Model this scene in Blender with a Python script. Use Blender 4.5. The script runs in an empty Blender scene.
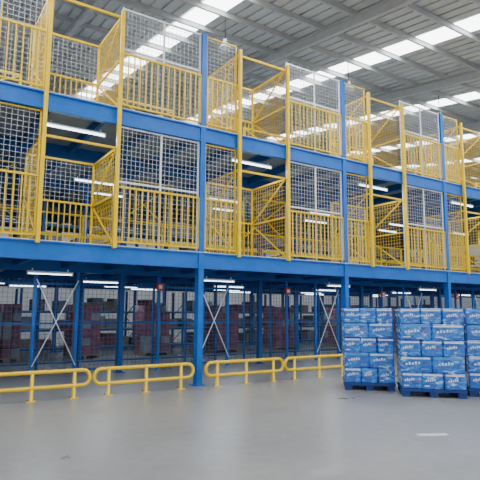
import bpy, math, random
from mathutils import Vector, Matrix
random.seed(7)
S = bpy.context.scene

# ---------------- materials ----------------
def mat(name, col, rough=0.5, metal=0.0, emit=None, es=0.0, noise=0.0, nscale=3.0, col2=None, spec=0.5, bump=0.0):
    m = bpy.data.materials.new(name); m.use_nodes = True
    nt = m.node_tree; b = nt.nodes['Principled BSDF']
    b.inputs['Base Color'].default_value = (*col, 1)
    b.inputs['Roughness'].default_value = rough
    b.inputs['Metallic'].default_value = metal
    b.inputs['Specular IOR Level'].default_value = spec
    if emit:
        b.inputs['Emission Color'].default_value = (*emit, 1)
        b.inputs['Emission Strength'].default_value = es
    if noise > 0 or col2:
        tc = nt.nodes.new('ShaderNodeTexCoord')
        n = nt.nodes.new('ShaderNodeTexNoise'); n.inputs['Scale'].default_value = nscale
        n.inputs['Detail'].default_value = 6
        nt.links.new(tc.outputs['Object'], n.inputs['Vector'])
        r = nt.nodes.new('ShaderNodeValToRGB')
        c2 = col2 if col2 else tuple(c*(1-noise) for c in col)
        r.color_ramp.elements[0].position = 0.35; r.color_ramp.elements[0].color = (*c2, 1)
        r.color_ramp.elements[1].position = 0.65; r.color_ramp.elements[1].color = (*col, 1)
        nt.links.new(n.outputs['Fac'], r.inputs['Fac'])
        nt.links.new(r.outputs['Color'], b.inputs['Base Color'])
        if bump:
            bp = nt.nodes.new('ShaderNodeBump'); bp.inputs['Strength'].default_value = bump
            nt.links.new(n.outputs['Fac'], bp.inputs['Height']); nt.links.new(bp.outputs['Normal'], b.inputs['Normal'])
    return m

BLUE = mat('blue_paint', (0.008, 0.15, 0.60), 0.4, noise=0.15, nscale=2, spec=0.3)
DBLUE = mat('dark_blue_paint', (0.012, 0.10, 0.38), 0.5, noise=0.15, spec=0.3)
YEL = mat('yellow_paint', (0.93, 0.62, 0.012), 0.4, noise=0.1, nscale=4, spec=0.35)
GREY = mat('white_frame_paint', (0.80, 0.84, 0.88), 0.4, noise=0.08)
WIRE = mat('galvanised_wire', (0.62, 0.66, 0.72), 0.45)
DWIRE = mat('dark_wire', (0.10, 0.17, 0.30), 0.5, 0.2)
DECK = mat('deck_sheet', (0.26, 0.31, 0.38), 0.6, noise=0.2)
TUBE = mat('fluorescent_glow', (0.9, 0.95, 1), 0.3, emit=(0.75, 0.88, 1.0), es=7)
HOUS = mat('lamp_housing', (0.75, 0.78, 0.8), 0.4)
CARTON_P = mat('pink_carton', (0.26, 0.09, 0.14), 0.8, noise=0.45, nscale=5)
CARTON_G = mat('grey_carton', (0.26, 0.26, 0.29), 0.8, noise=0.3, nscale=4)
CARTON_B = mat('brown_carton', (0.26, 0.20, 0.15), 0.8, noise=0.25, nscale=4)
BOXL = mat('light_blue_print', (0.06, 0.32, 0.80), 0.15, noise=0.2, nscale=9)
BOXW = mat('white_print', (0.70, 0.80, 0.92), 0.15, noise=0.12, nscale=9)
BOXR = mat('red_print', (0.6, 0.05, 0.06), 0.4)
PAL = mat('blue_plastic', (0.008, 0.04, 0.22), 0.45)
DARK = mat('dark_rubber', (0.02, 0.02, 0.025), 0.7)
REDM = mat('red_paint', (0.65, 0.03, 0.02), 0.4)
STEEL = mat('roof_steel', (0.48, 0.49, 0.50), 0.5, noise=0.1)
ROOF = mat('roof_sheet', (0.60, 0.62, 0.62), 0.6, noise=0.10, nscale=0.8)
WALL = mat('wall_panel', (0.52, 0.54, 0.56), 0.7, noise=0.1, nscale=0.6)
SKY = mat('skylight_sheet', (0.9, 0.95, 1), 0.5, emit=(0.96, 0.98, 1.0), es=8)
PAINTW = mat('worn_white_line', (0.62, 0.62, 0.62), 0.5, noise=0.3, nscale=8)

BOXB = mat('printed_blue_film', (0.01,0.1,0.5), 0.16)
nt=BOXB.node_tree; b=nt.nodes['Principled BSDF']
b.inputs['Coat Weight'].default_value=0.6; b.inputs['Coat Roughness'].default_value=0.1
tc=nt.nodes.new('ShaderNodeTexCoord')
mp=nt.nodes.new('ShaderNodeMapping'); mp.inputs['Scale'].default_value=(1,1,1.9)
n=nt.nodes.new('ShaderNodeTexNoise'); n.inputs['Scale'].default_value=5.5; n.inputs['Detail'].default_value=3; n.inputs['Distortion'].default_value=1.2
nt.links.new(tc.outputs['Object'],mp.inputs['Vector']); nt.links.new(mp.outputs[0],n.inputs['Vector'])
r=nt.nodes.new('ShaderNodeValToRGB'); e=r.color_ramp.elements
e[0].position=0.30; e[0].color=(0.004,0.07,0.42,1)
e[1].position=0.50; e[1].color=(0.008,0.15,0.62,1)
q_=e.new(0.60); q_.color=(0.03,0.28,0.78,1)
q_=e.new(0.70); q_.color=(0.5,0.68,0.9,1)
nt.links.new(n.outputs['Fac'],r.inputs['Fac']); nt.links.new(r.outputs['Color'],b.inputs['Base Color'])
n3=nt.nodes.new('ShaderNodeTexNoise'); n3.inputs['Scale'].default_value=22; n3.inputs['Detail'].default_value=4
nt.links.new(tc.outputs['Object'],n3.inputs['Vector'])
bp=nt.nodes.new('ShaderNodeBump'); bp.inputs['Strength'].default_value=0.5; bp.inputs['Distance'].default_value=0.03
nt.links.new(n3.outputs['Fac'],bp.inputs['Height']); nt.links.new(bp.outputs['Normal'],b.inputs['Normal'])

# ---------------- mesh builder ----------------
class MB:
    def __init__(s): s.v=[]; s.f=[]; s.mi=[]; s.mats=[]; s.sm=[]
    def m(s, mt):
        if mt not in s.mats: s.mats.append(mt)
        return s.mats.index(mt)
    def hexa(s, P, mt):
        b=len(s.v); s.v+= [tuple(p) for p in P]
        k=s.m(mt)
        for q in ((0,3,2,1),(4,5,6,7),(0,1,5,4),(1,2,6,5),(2,3,7,6),(3,0,4,7)):
            s.f.append(tuple(b+i for i in q)); s.mi.append(k); s.sm.append(False)
    def box(s, x0,x1,y0,y1,z0,z1, mt, M=None):
        P=[Vector(p) for p in ((x0,y0,z0),(x1,y0,z0),(x1,y1,z0),(x0,y1,z0),(x0,y0,z1),(x1,y0,z1),(x1,y1,z1),(x0,y1,z1))]
        if M: P=[M@p for p in P]
        s.hexa(P, mt)
    def pack(s, x0,x1,y0,y1,z0,z1, mt, c=0.022):
        b0=len(s.v); k=s.m(mt)
        def ring(i,z):
            a=x0+i; bb=x1-i; cc=y0+i; d=y1-i
            return [(a+c,cc,z),(bb-c,cc,z),(bb,cc+c,z),(bb,d-c,z),(bb-c,d,z),(a+c,d,z),(a,d-c,z),(a,cc+c,z)]
        R=[ring(c*0.6,z0),ring(0,z0+c*0.8),ring(0,z1-c*0.8),ring(c*0.6,z1)]
        for rr in R: s.v+=rr
        for i in range(3):
            for j in range(8):
                j2=(j+1)%8
                s.f.append((b0+i*8+j,b0+i*8+j2,b0+(i+1)*8+j2,b0+(i+1)*8+j)); s.mi.append(k); s.sm.append(False)
        s.f.append(tuple(b0+7-j for j in range(8))); s.mi.append(k); s.sm.append(False)
        s.f.append(tuple(b0+24+j for j in range(8))); s.mi.append(k); s.sm.append(False)
    def bar(s, p, q, w, h, mt):
        p=Vector(p); q=Vector(q); d=(q-p).normalized()
        up=Vector((0,0,1)) if abs(d.z)<0.95 else Vector((0,1,0))
        a=d.cross(up).normalized()*w/2; b=a.cross(d).normalized()*h/2
        s.hexa([p-a-b,p+a-b,q+a-b,q-a-b,p-a+b,p+a+b,q+a+b,q-a+b], mt)
    def sweep(s, pts, r, mt, n=10, normal=(0,1,0), closed=False):
        pts=[Vector(p) for p in pts]; N=len(pts); nm=Vector(normal).normalized()
        b0=len(s.v); k=s.m(mt)
        for i,p in enumerate(pts):
            if closed: t=(pts[(i+1)%N]-pts[i-1])
            else: t=pts[min(i+1,N-1)]-pts[max(i-1,0)]
            t.normalize(); a=nm.cross(t).normalized()
            for j in range(n):
                an=2*math.pi*j/n
                s.v.append(tuple(p+a*math.cos(an)*r+nm*math.sin(an)*r))
        for i in range(N if closed else N-1):
            i2=(i+1)%N
            for j in range(n):
                j2=(j+1)%n
                s.f.append((b0+i*n+j,b0+i*n+j2,b0+i2*n+j2,b0+i2*n+j)); s.mi.append(k); s.sm.append(True)
        if not closed:
            s.f.append(tuple(b0+j for j in range(n))); s.mi.append(k); s.sm.append(False)
            s.f.append(tuple(b0+(N-1)*n+j for j in range(n))); s.mi.append(k); s.sm.append(False)
    def lathe(s, prof, c, mt, n=20):
        b0=len(s.v); k=s.m(mt); c=Vector(c)
        for r,z in prof:
            for j in range(n):
                a=2*math.pi*j/n; s.v.append((c.x+r*math.cos(a),c.y+r*math.sin(a),c.z+z))
        for i in range(len(prof)-1):
            for j in range(n):
                j2=(j+1)%n
                s.f.append((b0+i*n+j,b0+i*n+j2,b0+(i+1)*n+j2,b0+(i+1)*n+j)); s.mi.append(k); s.sm.append(True)
    def obj(s, name, parent=None, loc=None):
        me=bpy.data.meshes.new(name); me.from_pydata(s.v,[],s.f)
        for mt in s.mats: me.materials.append(mt)
        me.polygons.foreach_set('material_index', s.mi); me.polygons.foreach_set('use_smooth', s.sm)
        me.update(); o=bpy.data.objects.new(name, me); S.collection.objects.link(o)
        if parent: o.parent=parent
        if loc: o.location=loc
        return o
def empty(name, loc=(0,0,0)):
    e=bpy.data.objects.new(name,None); e.location=loc; S.collection.objects.link(e); return e

def mesh_xz(mb, x0,x1,z0,z1,y,mt,sp=0.1,t=0.007):
    n=max(1,round((x1-x0)/sp))
    for i in range(1,n):
        x=x0+(x1-x0)*i/n; mb.box(x-t/2,x+t/2,y-t/2,y+t/2,z0,z1,mt)
    n=max(1,round((z1-z0)/sp))
    for i in range(1,n):
        z=z0+(z1-z0)*i/n; mb.box(x0,x1,y-t/2+.001,y+t/2+.001,z-t/2,z+t/2,mt)
def mesh_yz(mb, x,y0,y1,z0,z1,mt,sp=0.1,t=0.007):
    n=max(1,round((y1-y0)/sp))
    for i in range(1,n):
        y=y0+(y1-y0)*i/n; mb.box(x-t/2,x+t/2,y-t/2,y+t/2,z0,z1,mt)
    n=max(1,round((z1-z0)/sp))
    for i in range(1,n):
        z=z0+(z1-z0)*i/n; mb.box(x-t/2+.001,x+t/2+.001,y0,y1,z-t/2,z+t/2,mt)

# ---------------- mezzanine ----------------
P=4.4; C0=5.42
BAYS=range(-2,5)
XL=C0-2*P; XR=C0+5*P
F1=2.85; F2=5.73; TOP=8.0; BH=0.35
DEPTH=13.2
rack=empty('steel_mezzanine')
cols=MB()
for k in range(-2,6):
    c=C0+k*P
    for (a,b,cc,d) in ((-0.065,0.065,-0.105,-0.093),(-0.065,0.065,0.053,0.065),(-0.045,0.045,-0.093,0.053)):
        cols.box(c+a,c+b,cc,d,0.012,TOP,BLUE)
    cols.box(c-0.13,c+0.13,-0.15,0.11,0,0.015,BLUE)
    for row in (3.0,6.6,9.9,13.2):
        off=-0.65
        x=c+off
        cols.box(x-0.06,x+0.06,row-0.06,row+0.06,0.0,F2-0.1,DBLUE)
        cols.box(x-0.12,x+0.12,row-0.12,row+0.12,0,0.015,DBLUE)
cols.obj('columns',rack)

bm=MB()
for F in (F1,F2):
    bm.box(XL,XR,-0.075,0.02,F-BH,F,BLUE)
    bm.box(XL,XR,-0.11,-0.075,F-BH,F-BH+0.02,BLUE)
    bm.box(XL,XR,-0.11,-0.075,F-0.03,F,BLUE)
    for row in (3.0,6.6,9.9,13.2):
        bm.box(XL,XR,row-0.055,row+0.055,F-BH,F-0.05,DBLUE)
    n=int((XR-XL)/1.1)
    for i in range(n+1):
        x=XL+i*1.1
        bm.box(x-0.04,x+0.04,0.02,DEPTH,F-0.26,F-0.055,DBLUE)
bm.obj('beams',rack)
dk=MB()
for F in (F1,F2):
    dk.box(XL,XR,0.021,DEPTH,F-0.05,F+0.005,DECK)
    dk.box(XL,XR,-0.112,-0.06,F+.001,F+0.012,GREY)
dk.obj('deck_floors',rack)

gm=MB(); yb=MB(); cg=MB()
def balustrade(mb,x0,x1,y,F,h=1.24,sp=0.13,bw=0.012):
    mb.box(x0,x1,y-0.02,y+0.02,F+h-0.04,F+h,YEL)
    mb.box(x0,x1,y-0.02,y+0.02,F+0.08,F+0.11,YEL)
    n=round((x1-x0)/sp)
    for i in range(n+1):
        x=x0+(x1-x0)*i/n
        mb.box(x-bw,x+bw,y-0.011,y+0.011,F+0.1,F+h,YEL)
for k in BAYS:
    c=C0+k*P
    a=c+0.95; b=c+2.40; e=c+P
    for x in (a,b):
        yb.box(x-0.037,x+0.037,-0.19,-0.115,F1-.05,TOP-0.15,YEL)
    for F,T in ((F1,F2-BH),(F2,TOP)):
        x0,xm,x1=b+0.05,(b+e)/2,e-0.09
        for xx in (x0,xm,x1):
            gm.box(xx-0.02,xx+0.02,-0.05,-0.02,F+0.04,T,GREY)
        for zz in (F+1.34,T-0.03):
            gm.box(x0,x1,-0.052,-0.018,zz-0.018,zz+0.018,GREY)
        mesh_xz(gm,x0,xm,F+0.1,T,-0.035,WIRE,0.1,0.006)
        mesh_xz(gm,xm,x1,F+0.1,T,-0.035,WIRE,0.1,0.006)
        balustrade(yb,b+0.05,e-0.08,-0.078,F)
        for xx in (c+0.09,a-0.05):
            yb.box(xx-0.015,xx+0.015,-0.05,-0.02,F+0.09,T,YEL)
        yb.box(c+0.09,a-0.05,-0.05,-0.02,T-0.05,T-0.02,YEL)
        mesh_xz(gm,c+0.09,a-0.05,F+0.1,T,-0.035,WIRE,0.1,0.006)
        balustrade(yb,c+0.09,a-0.05,-0.078,F)
        D=1.45; H=2.05
        for x in (a,b):
            cg.box(x-0.025,x+0.025,D-0.025,D+0.025,F,F+H,YEL)
            for z in (0.06,1.05,H-0.03):
                cg.box(x-0.02,x+0.02,-0.03,D,F+z-0.02,F+z+0.02,YEL)
            cg.bar((x,0,F+0.08),(x,D,F+1.05),0.03,0.03,YEL)
            cg.bar((x,D,F+1.05),(x,0,F+H-0.05),0.03,0.03,YEL)
            mesh_yz(cg,x,0,D,F+0.06,F+H,YEL,0.1,0.007)
        for y in (-0.05,D):
            cg.box(a,b,y-0.022,y+0.022,F+H-0.045,F+H,YEL)
        balustrade(cg,a,b,D,F,1.1,0.12,0.011)
        mesh_xz(cg,a,b,F+1.1,F+H,D,WIRE,0.1,0.006)
gm.obj('mesh_panels',rack); yb.obj('balustrades',rack); cg.obj('loading_gates',rack)

ir=MB()
for F in (F1,F2):
    for y in (3.0,6.6,):
        for k in range(-2,5):
            c=C0+k*P-0.65
            for z in (0.55,1.1):
                ir.box(c,c+P,y-0.02,y+0.02,F+z-0.02,F+z+0.02,YEL)
            for j in range(4):
                x=c+P*j/4
                ir.box(x-0.025,x+0.025,y-0.025,y+0.025,F,F+1.1,YEL)
for k in range(-2,5):
    c=C0+k*P
    for F,T in ((F2,TOP-0.3),(F1,F2-BH-.05)):
      for y in (3.9,):
        for x in (c-0.65,c+1.1):
            ir.box(x-0.03,x+0.03,y-0.03,y+0.03,F,T,YEL)
        ir.box(c-0.65,c+1.1,y-0.02,y+0.02,T-0.05,T,YEL)
        ir.bar((c-0.65,y,F+1.1),(c+1.1,y,T-.05),0.03,0.03,YEL)
        ir.bar((c-0.65,y,T-.05),(c+1.1,y,F+1.1),0.03,0.03,YEL)
ir.obj('inner_railings',rack)

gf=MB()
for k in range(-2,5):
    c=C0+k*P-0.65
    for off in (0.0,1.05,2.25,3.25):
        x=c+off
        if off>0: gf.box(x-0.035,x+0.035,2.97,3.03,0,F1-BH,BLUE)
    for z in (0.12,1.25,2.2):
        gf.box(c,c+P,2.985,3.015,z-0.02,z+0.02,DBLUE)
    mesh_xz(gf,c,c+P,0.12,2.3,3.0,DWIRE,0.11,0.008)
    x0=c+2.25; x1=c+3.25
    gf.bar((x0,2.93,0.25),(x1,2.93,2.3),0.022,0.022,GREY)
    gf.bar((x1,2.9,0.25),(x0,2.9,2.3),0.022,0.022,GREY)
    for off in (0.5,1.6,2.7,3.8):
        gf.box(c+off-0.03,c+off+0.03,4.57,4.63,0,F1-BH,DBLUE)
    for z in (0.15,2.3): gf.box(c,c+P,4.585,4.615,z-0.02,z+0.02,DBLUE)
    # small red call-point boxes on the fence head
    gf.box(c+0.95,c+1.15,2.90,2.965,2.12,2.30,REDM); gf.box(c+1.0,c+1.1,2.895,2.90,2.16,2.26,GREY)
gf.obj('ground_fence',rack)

# ---------------- storage racks behind ----------------
def storage_rack(x0,n,y,F,h,name,palette,dens=0.8,rows=3):
    mb=MB(); bay=2.2; d=1.0
    for i in range(n+1):
        x=i*bay
        for yy in (0,d):
            mb.box(x-0.04,x+0.04,yy-0.04,yy+0.04,0,h,DBLUE)
        z=0.2; s=0
        while z+0.55<h:
            mb.bar((x,0 if s else d,z),(x,d if s else 0,z+0.55),0.02,0.03,DBLUE); z+=0.55; s=1-s
    lv=[0.15+ (h-0.3)*j/rows for j in range(rows)]
    for z in lv:
        for yy in (0,d): mb.box(0,n*bay,yy-0.02,yy+0.02,z-0.08,z,DBLUE)
        mb.box(0,n*bay,0,d,z,z+0.015,DECK)
        hh=(h-0.3)/rows-0.15
        for i in range(n):
            x=i*bay+0.08
            while x<(i+1)*bay-0.5:
                w=random.uniform(0.35,0.55)
                if random.random()<dens:
                    mt=random.choice(palette)
                    th=hh*random.uniform(0.5,0.98); nn=max(1,round(th/0.25))
                    for q in range(nn):
                        mb.box(x,x+w-0.015,0.05+random.uniform(0,.04),d-0.1,z+0.015+q*th/nn,z+0.005+(q+1)*th/nn,mt)
                x+=w+0.02
    return mb.obj(name,None,(x0,y,F))
storage_rack(-3,14,9.9+0.3,0.0,2.35,'storage_rack',[CARTON_G,CARTON_B,CARTON_P],0.6)
storage_rack(-3,14,7.2,F1+0.006,2.3,'storage_rack',[CARTON_G,CARTON_B,CARTON_G],0.45)
def stack_pink(x,y,w,d,layers):
    mb=MB()
    for i in range(3): mb.box(-w/2+i*(w-0.1)/2,-w/2+i*(w-0.1)/2+0.1,-d/2,d/2,0,0.1,CARTON_B)
    mb.box(-w/2,w/2,-d/2,d/2,0.1,0.14,CARTON_B)
    for l in range(layers):
        for i in range(3):
            for j in range(3):
                if l==layers-1 and random.random()<0.3: continue
                jx=random.uniform(-.01,.01)
                mb.box(-w/2+i*w/3+0.008+jx,-w/2+(i+1)*w/3-0.008+jx,-d/2+j*d/3+.005,-d/2+(j+1)*d/3-.005,0.14+l*0.27,0.14+l*0.27+0.25,CARTON_P if random.random()<.8 else CARTON_G)
    return mb.obj('carton_pallet_stack',None,(x,y,0))
for x,w in ((5.1,0.95),(7.6,1.0),(10.5,1.1),(13.4,1.1),(16.8,1.1),(2.7,0.8),(20,1.2)):
    stack_pink(x,7.5,w,0.9,6)

# ---------------- fluorescent lights ----------------
def tube_light(x,y,z,power=12,L=1.25,lamp=True,r=0.02):
    mb=MB()
    mb.box(-L/2,L/2,-0.04,0.04,0.03,0.06,HOUS)
    mb.box(-L/2,-L/2+0.03,-0.03,0.03,-0.03,0.03,HOUS); mb.box(L/2-0.03,L/2,-0.03,0.03,-0.03,0.03,HOUS)
    mb.sweep([(-L/2+0.03,0,0),(L/2-0.03,0,0)],r,TUBE,8,(0,1,0))
    mb.box(-L/2+0.1,-L/2+0.13,-0.01,0.01,0.06,0.12,HOUS); mb.box(L/2-0.13,L/2-0.1,-0.01,0.01,0.06,0.12,HOUS)
    o=mb.obj('fluorescent_light',None,(x,y,z))
    if lamp:
        l=bpy.data.lights.new('tube_lamp','AREA'); l.shape='RECTANGLE'; l.size=L; l.size_y=0.08; l.energy=power
        l.color=(0.80,0.90,1.0)
        lo=bpy.data.objects.new('tube_lamp',l); lo.parent=o; lo.location=(0,0,-0.04); S.collection.objects.link(lo)
for k in range(-1,4):
    c=C0+k*P
    tube_light(c+1.7,0.45,F2-BH-0.12,24)
    tube_light(c+3.4,4.6,F2-BH-0.12,60)
    tube_light(c-0.1,6.0,F2-BH-0.12,30,lamp=False)
    tube_light(c+1.7,2.0,F1-BH-0.13,16,L=1.0,r=0.011)
    tube_light(c+3.9,5.0,F1-BH-0.12,24,r=0.016)
    tube_light(c+1.0,7.6,F1-BH-0.12,20,r=0.016)
    tube_light(c+2.6,9.2,F1-BH-0.12,0,lamp=False,r=0.016)

# ---------------- guard rails ----------------
def guard_rail(x0,x1,y=-0.32):
    mb=MB(); L=x1-x0; r=0.034; zt=0.49; zb=0.22; R=0.125
    pts=[]
    for cx,a0 in ((L-R,-90),(R,90)):
        for i in range(9):
            a=math.radians(a0+180*i/8); pts.append((cx+R*math.cos(a)*1.0,0,(zt+zb)/2+ (zt-zb)/2*math.sin(a)))
    mb.sweep(pts,r,YEL,10,(0,1,0),closed=True)
    for x in (0.28,L/2,L-0.28):
        mb.sweep([(x,0,0.0),(x,0,zt-0.01)],0.032,YEL,10,(0,1,0))
        mb.box(x-0.075,x+0.075,-0.06,0.06,0,0.012,YEL)
        for sx in (-.055,.055): mb.lathe([(0,0.03),(0.01,0.03),(0.01,0.0)],(x+sx,0.04,0),DARK,6)
    return mb.obj('safety_guard_rail',None,(x0,y,0))
for a,b in ((-1.3,0.9),(0.98,3.0),(3.08,5.15),(5.45,7.5),(7.56,9.65),(14.6,16.6)):
    guard_rail(a,b)

# ---------------- blue pack pallets ----------------
def pallet_stack(px,Z,w,d,yawdeg,layers=5,ly=0.302):
    mb=MB()
    for i in range(3):
        for j in range(3):
            x=-w/2+0.02+i*(w-0.18)/2; y=-d/2+0.02+j*(d-0.18)/2
            mb.box(x,x+0.14,y,y+0.14,0.025,0.12,PAL)
    for i in range(3):
        x=-w/2+0.02+i*(w-0.18)/2
        mb.box(x,x+0.14,-d/2,d/2,0,0.025,PAL)
    for i in range(9):
        y=-d/2+i*(d-0.07)/8
        mb.box(-w/2,w/2,y,y+0.07,0.12,0.15,PAL)
    mb.box(-w/2,w/2,-d/2-.001,-d/2+0.02,0.10,0.151,PAL)
    iw=w-0.02; idp=d-0.02
    for l in range(layers):
        nx,ny=(3,2) if l%2==0 else (2,3)
        z0=0.152+l*ly; z1=z0+ly-0.006
        for i in range(nx):
            for j in range(ny):
                bw=iw/nx; bd=idp/ny
                jx=random.uniform(-.012,.012); jy=random.uniform(-.012,.012)
                x0=-iw/2+i*bw+0.004+jx; x1=x0+bw-0.008
                y0=-idp/2+j*bd+0.004+jy; y1=y0+bd-0.008
                mb.pack(x0,x1,y0,y1,z0,z1,BOXB,0.015)
                H=z1-z0
                fl=random.random(); ml=random.random()
                for (fx0,fx1,side) in ((x0,x1,'f'),(x0,x1,'b'),(y0,y1,'l'),(y0,y1,'r')):
                    W=fx1-fx0
                    def panel(u0,u1,v0,v1,mt,e=0.003):
                        a0=fx0+u0*W; a1=fx0+u1*W; b0=z0+v0*H; b1=z0+v1*H
                        if side=='f': mb.box(a0,a1,y0-e,y0+.002,b0,b1,mt)
                        elif side=='b': mb.box(a0,a1,y1-.002,y1+e,b0,b1,mt)
                        elif side=='l': mb.box(x0-e,x0+.002,a0,a1,b0,b1,mt)
                        else: mb.box(x1-.002,x1+e,a0,a1,b0,b1,mt)
                    panel(0.05,0.95,0.82,0.93,BOXW if fl<.65 else BOXL)
                    s0=0.05*ml
                    for q in range(5):
                        u=0.14+q*0.10+s0; v=0.44+q*0.02
                        panel(u,u+0.065,v,v+0.13+0.05*(q%2),BOXW,0.004)
                    panel(0.66,0.9,0.16,0.26,BOXL,0.004)
                    if ml<.4: panel(0.1,0.34,0.16,0.22,BOXW,0.004)
                    if (i+l)%3==0: panel(0.76,0.85,0.42,0.54,BOXR,0.004)
    o=mb.obj('wrapped_pack_pallet')
    th=math.atan((px-240)/519)
    an=math.radians(57)-th
    r=Z/math.cos(th)
    o.location=(r*math.cos(an),-10+r*math.sin(an),0)
    o.rotation_euler=(0,0,math.radians(yawdeg))
    return o
pallet_stack(366.5,11.2,1.02,1.0,-42)
pallet_stack(427.5,10.4,1.18,1.0,-45)
pallet_stack(493,10.4,1.18,1.0,-48)

# ---------------- roof ----------------
RS=0.149
def rz(y): return 11.1+RS*y
X0,X1,Y0,Y1=-14,46,-22,28
strips=[-13+0.5,-6,1,8,15,21.6,28.4,35,41.5]
roof=MB()
xs=[X0]
for s in strips: xs+= [s-0.45,s+0.45]
xs.append(X1)
for i in range(len(xs)-1):
    a,b=xs[i],xs[i+1]
    if b-a<0.01: continue
    if i%2==1:
        roof.hexa([(a,Y0,rz(Y0)),(b,Y0,rz(Y0)),(b,Y1,rz(Y1)),(a,Y1,rz(Y1)),(a,Y0,rz(Y0)+.03),(b,Y0,rz(Y0)+.03),(b,Y1,rz(Y1)+.03),(a,Y1,rz(Y1)+.03)],SKY)
    else:
        n=max(1,round((b-a)/0.4)); w=(b-a)/n
        for j in range(n):
            u=a+j*w
            for (p,q,dz) in ((u,u+w*0.75,0.0),(u+w*0.75,u+w,0.06)):
                roof.hexa([(p,Y0,rz(Y0)+dz),(q,Y0,rz(Y0)+dz),(q,Y1,rz(Y1)+dz),(p,Y1,rz(Y1)+dz),(p,Y0,rz(Y0)+.1),(q,Y0,rz(Y0)+.1),(q,Y1,rz(Y1)+.1),(p,Y1,rz(Y1)+.1)],ROOF)
roof.obj('ceiling')
pl=MB()
y=Y0+0.5
while y<Y1:
    z=rz(y)-0.01
    pl.box(X0,X1,y-0.035,y+0.035,z-0.2,z-0.18,STEEL); pl.box(X0,X1,y-0.01,y+0.01,z-0.18,z-0.02,STEEL); pl.box(X0,X1,y-0.035,y+0.035,z-0.02,z,STEEL)
    y+=1.5
for x in (-9.5,-2.5,4.5,11.5,18.3,25,32,39):
    for dz,w,h in ((-0.22,0.16,0.015),(-0.38,0.015,0.32),(-0.55,0.16,0.015)):
        pl.bar((x,Y0,rz(Y0)+dz),(x,Y1,rz(Y1)+dz),w,h,STEEL)
pl.obj('roof_framing')
for x in (2.7,8.5,14.3,20.1,26):
    for y in (4.1,-6.5):
        zl=10.4 if y>0 else 9.0
        mb=MB()
        mb.lathe([(0.0,0.34),(0.07,0.34),(0.08,0.2),(0.10,0.17),(0.2,0.05),(0.25,-0.05),(0.24,-0.05)],(0,0,0),HOUS)
        mb.lathe([(0.0,-0.02),(0.23,-0.02),(0.23,-0.03),(0.0,-0.03)],(0,0,0),HOUS)
        mb.box(-0.01,0.01,-0.01,0.01,0.34,rz(y)-zl-0.03,DARK)
        mb.obj('high_bay_lamp',None,(x,y,zl))

# ---------------- shell ----------------
fl=MB(); fl.box(X0,X1,Y0,Y1,-0.1,0,DECK); fo=fl.obj('floor')
fm=bpy.data.materials.new('polished_concrete'); fm.use_nodes=True; nt=fm.node_tree; b=nt.nodes['Principled BSDF']
tc=nt.nodes.new('ShaderNodeTexCoord'); n1=nt.nodes.new('ShaderNodeTexNoise'); n1.inputs['Scale'].default_value=0.45; n1.inputs['Detail'].default_value=8; n1.inputs['Roughness'].default_value=0.65
nt.links.new(tc.outputs['Object'],n1.inputs['Vector'])
r=nt.nodes.new('ShaderNodeValToRGB'); r.color_ramp.elements[0].position=0.3; r.color_ramp.elements[0].color=(0.25,0.253,0.255,1)
r.color_ramp.elements[1].position=0.7; r.color_ramp.elements[1].color=(0.34,0.343,0.34,1)
nt.links.new(n1.outputs['Fac'],r.inputs['Fac'])
n2=nt.nodes.new('ShaderNodeTexNoise'); n2.inputs['Scale'].default_value=6; n2.inputs['Detail'].default_value=8
nt.links.new(tc.outputs['Object'],n2.inputs['Vector'])
mx=nt.nodes.new('ShaderNodeMix'); mx.data_type='RGBA'; mx.blend_type='MULTIPLY'; mx.inputs[0].default_value=0.35
nt.links.new(r.outputs['Color'],mx.inputs[6]); nt.links.new(n2.outputs['Fac'],mx.inputs[7])
nt.links.new(mx.outputs[2],b.inputs['Base Color'])
mr=nt.nodes.new('ShaderNodeMapRange'); mr.inputs[3].default_value=0.2; mr.inputs[4].default_value=0.4
nt.links.new(n1.outputs['Fac'],mr.inputs[0]); nt.links.new(mr.outputs[0],b.inputs['Roughness'])
fo.data.materials.clear(); fo.data.materials.append(fm)
w=MB(); w.box(X0,X1,Y1,Y1+0.2,0,rz(Y1)+.1,WALL)
x=X0
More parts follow.
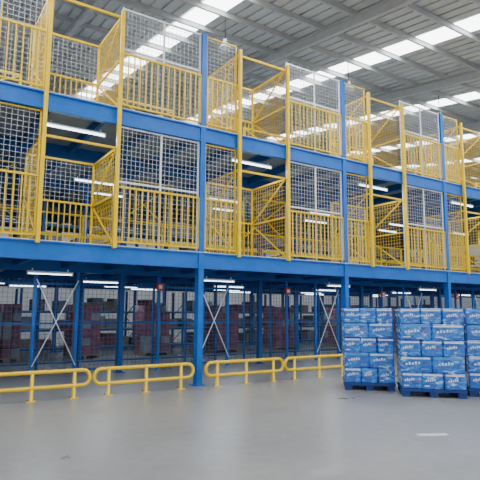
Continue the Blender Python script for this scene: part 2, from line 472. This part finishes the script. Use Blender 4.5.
while x<X1: w.box(x,x+0.1,Y1-0.04,Y1,0,rz(Y1)-0.3,STEEL); x+=3
w.obj('wall_back')
w=MB(); w.hexa([(X1,Y0,0),(X1+.2,Y0,0),(X1+.2,Y1,0),(X1,Y1,0),(X1,Y0,rz(Y0)),(X1+.2,Y0,rz(Y0)),(X1+.2,Y1,rz(Y1)),(X1,Y1,rz(Y1))],WALL); w.obj('wall_right')
w=MB(); w.hexa([(X0-.2,Y0,0),(X0,Y0,0),(X0,Y1,0),(X0-.2,Y1,0),(X0-.2,Y0,rz(Y0)),(X0,Y0,rz(Y0)),(X0,Y1,rz(Y1)),(X0-.2,Y1,rz(Y1))],WALL); w.obj('wall_left')
m=MB(); m.box(-0.2,0.2,-0.06,0.06,0.0005,0.002,PAINTW); o=m.obj('floor_marking'); o.location=(5.95,-5.5,0); o.rotation_euler=(0,0,math.radians(-25))

# ---------------- light ----------------
W=bpy.data.worlds.new('world'); S.world=W; W.use_nodes=True
bg=W.node_tree.nodes['Background']; bg.inputs[0].default_value=(0.95,0.98,1.0,1); bg.inputs[1].default_value=1.15
def area(name,loc,rot,sx,sy,e,col=(1,0.99,0.96)):
    l=bpy.data.lights.new(name,'AREA'); l.shape='RECTANGLE'; l.size=sx; l.size_y=sy; l.energy=e; l.color=col
    o=bpy.data.objects.new(name,l); o.location=loc; o.rotation_euler=rot; S.collection.objects.link(o)
for s in (1,8,15,21.6):
    area('skylight_daylight',(s,-6,rz(-6)-0.7),(0,0,0),1.0,20,800)

# ---------------- camera ----------------
cd=bpy.data.cameras.new('camera'); cd.sensor_width=36; cd.lens=514/480*36; cd.clip_end=300
co=bpy.data.objects.new('camera',cd); S.collection.objects.link(co); S.camera=co
yaw=math.radians(57); pitch=math.radians(7.76); roll=math.radians(0.4)
fwd=Vector((math.cos(yaw)*math.cos(pitch),math.sin(yaw)*math.cos(pitch),math.sin(pitch)))
q=fwd.to_track_quat('-Z','Y')
M=q.to_matrix().to_4x4() @ Matrix.Rotation(roll,4,'Z')
M.translation=Vector((0,-10,1.6)); co.matrix_world=M
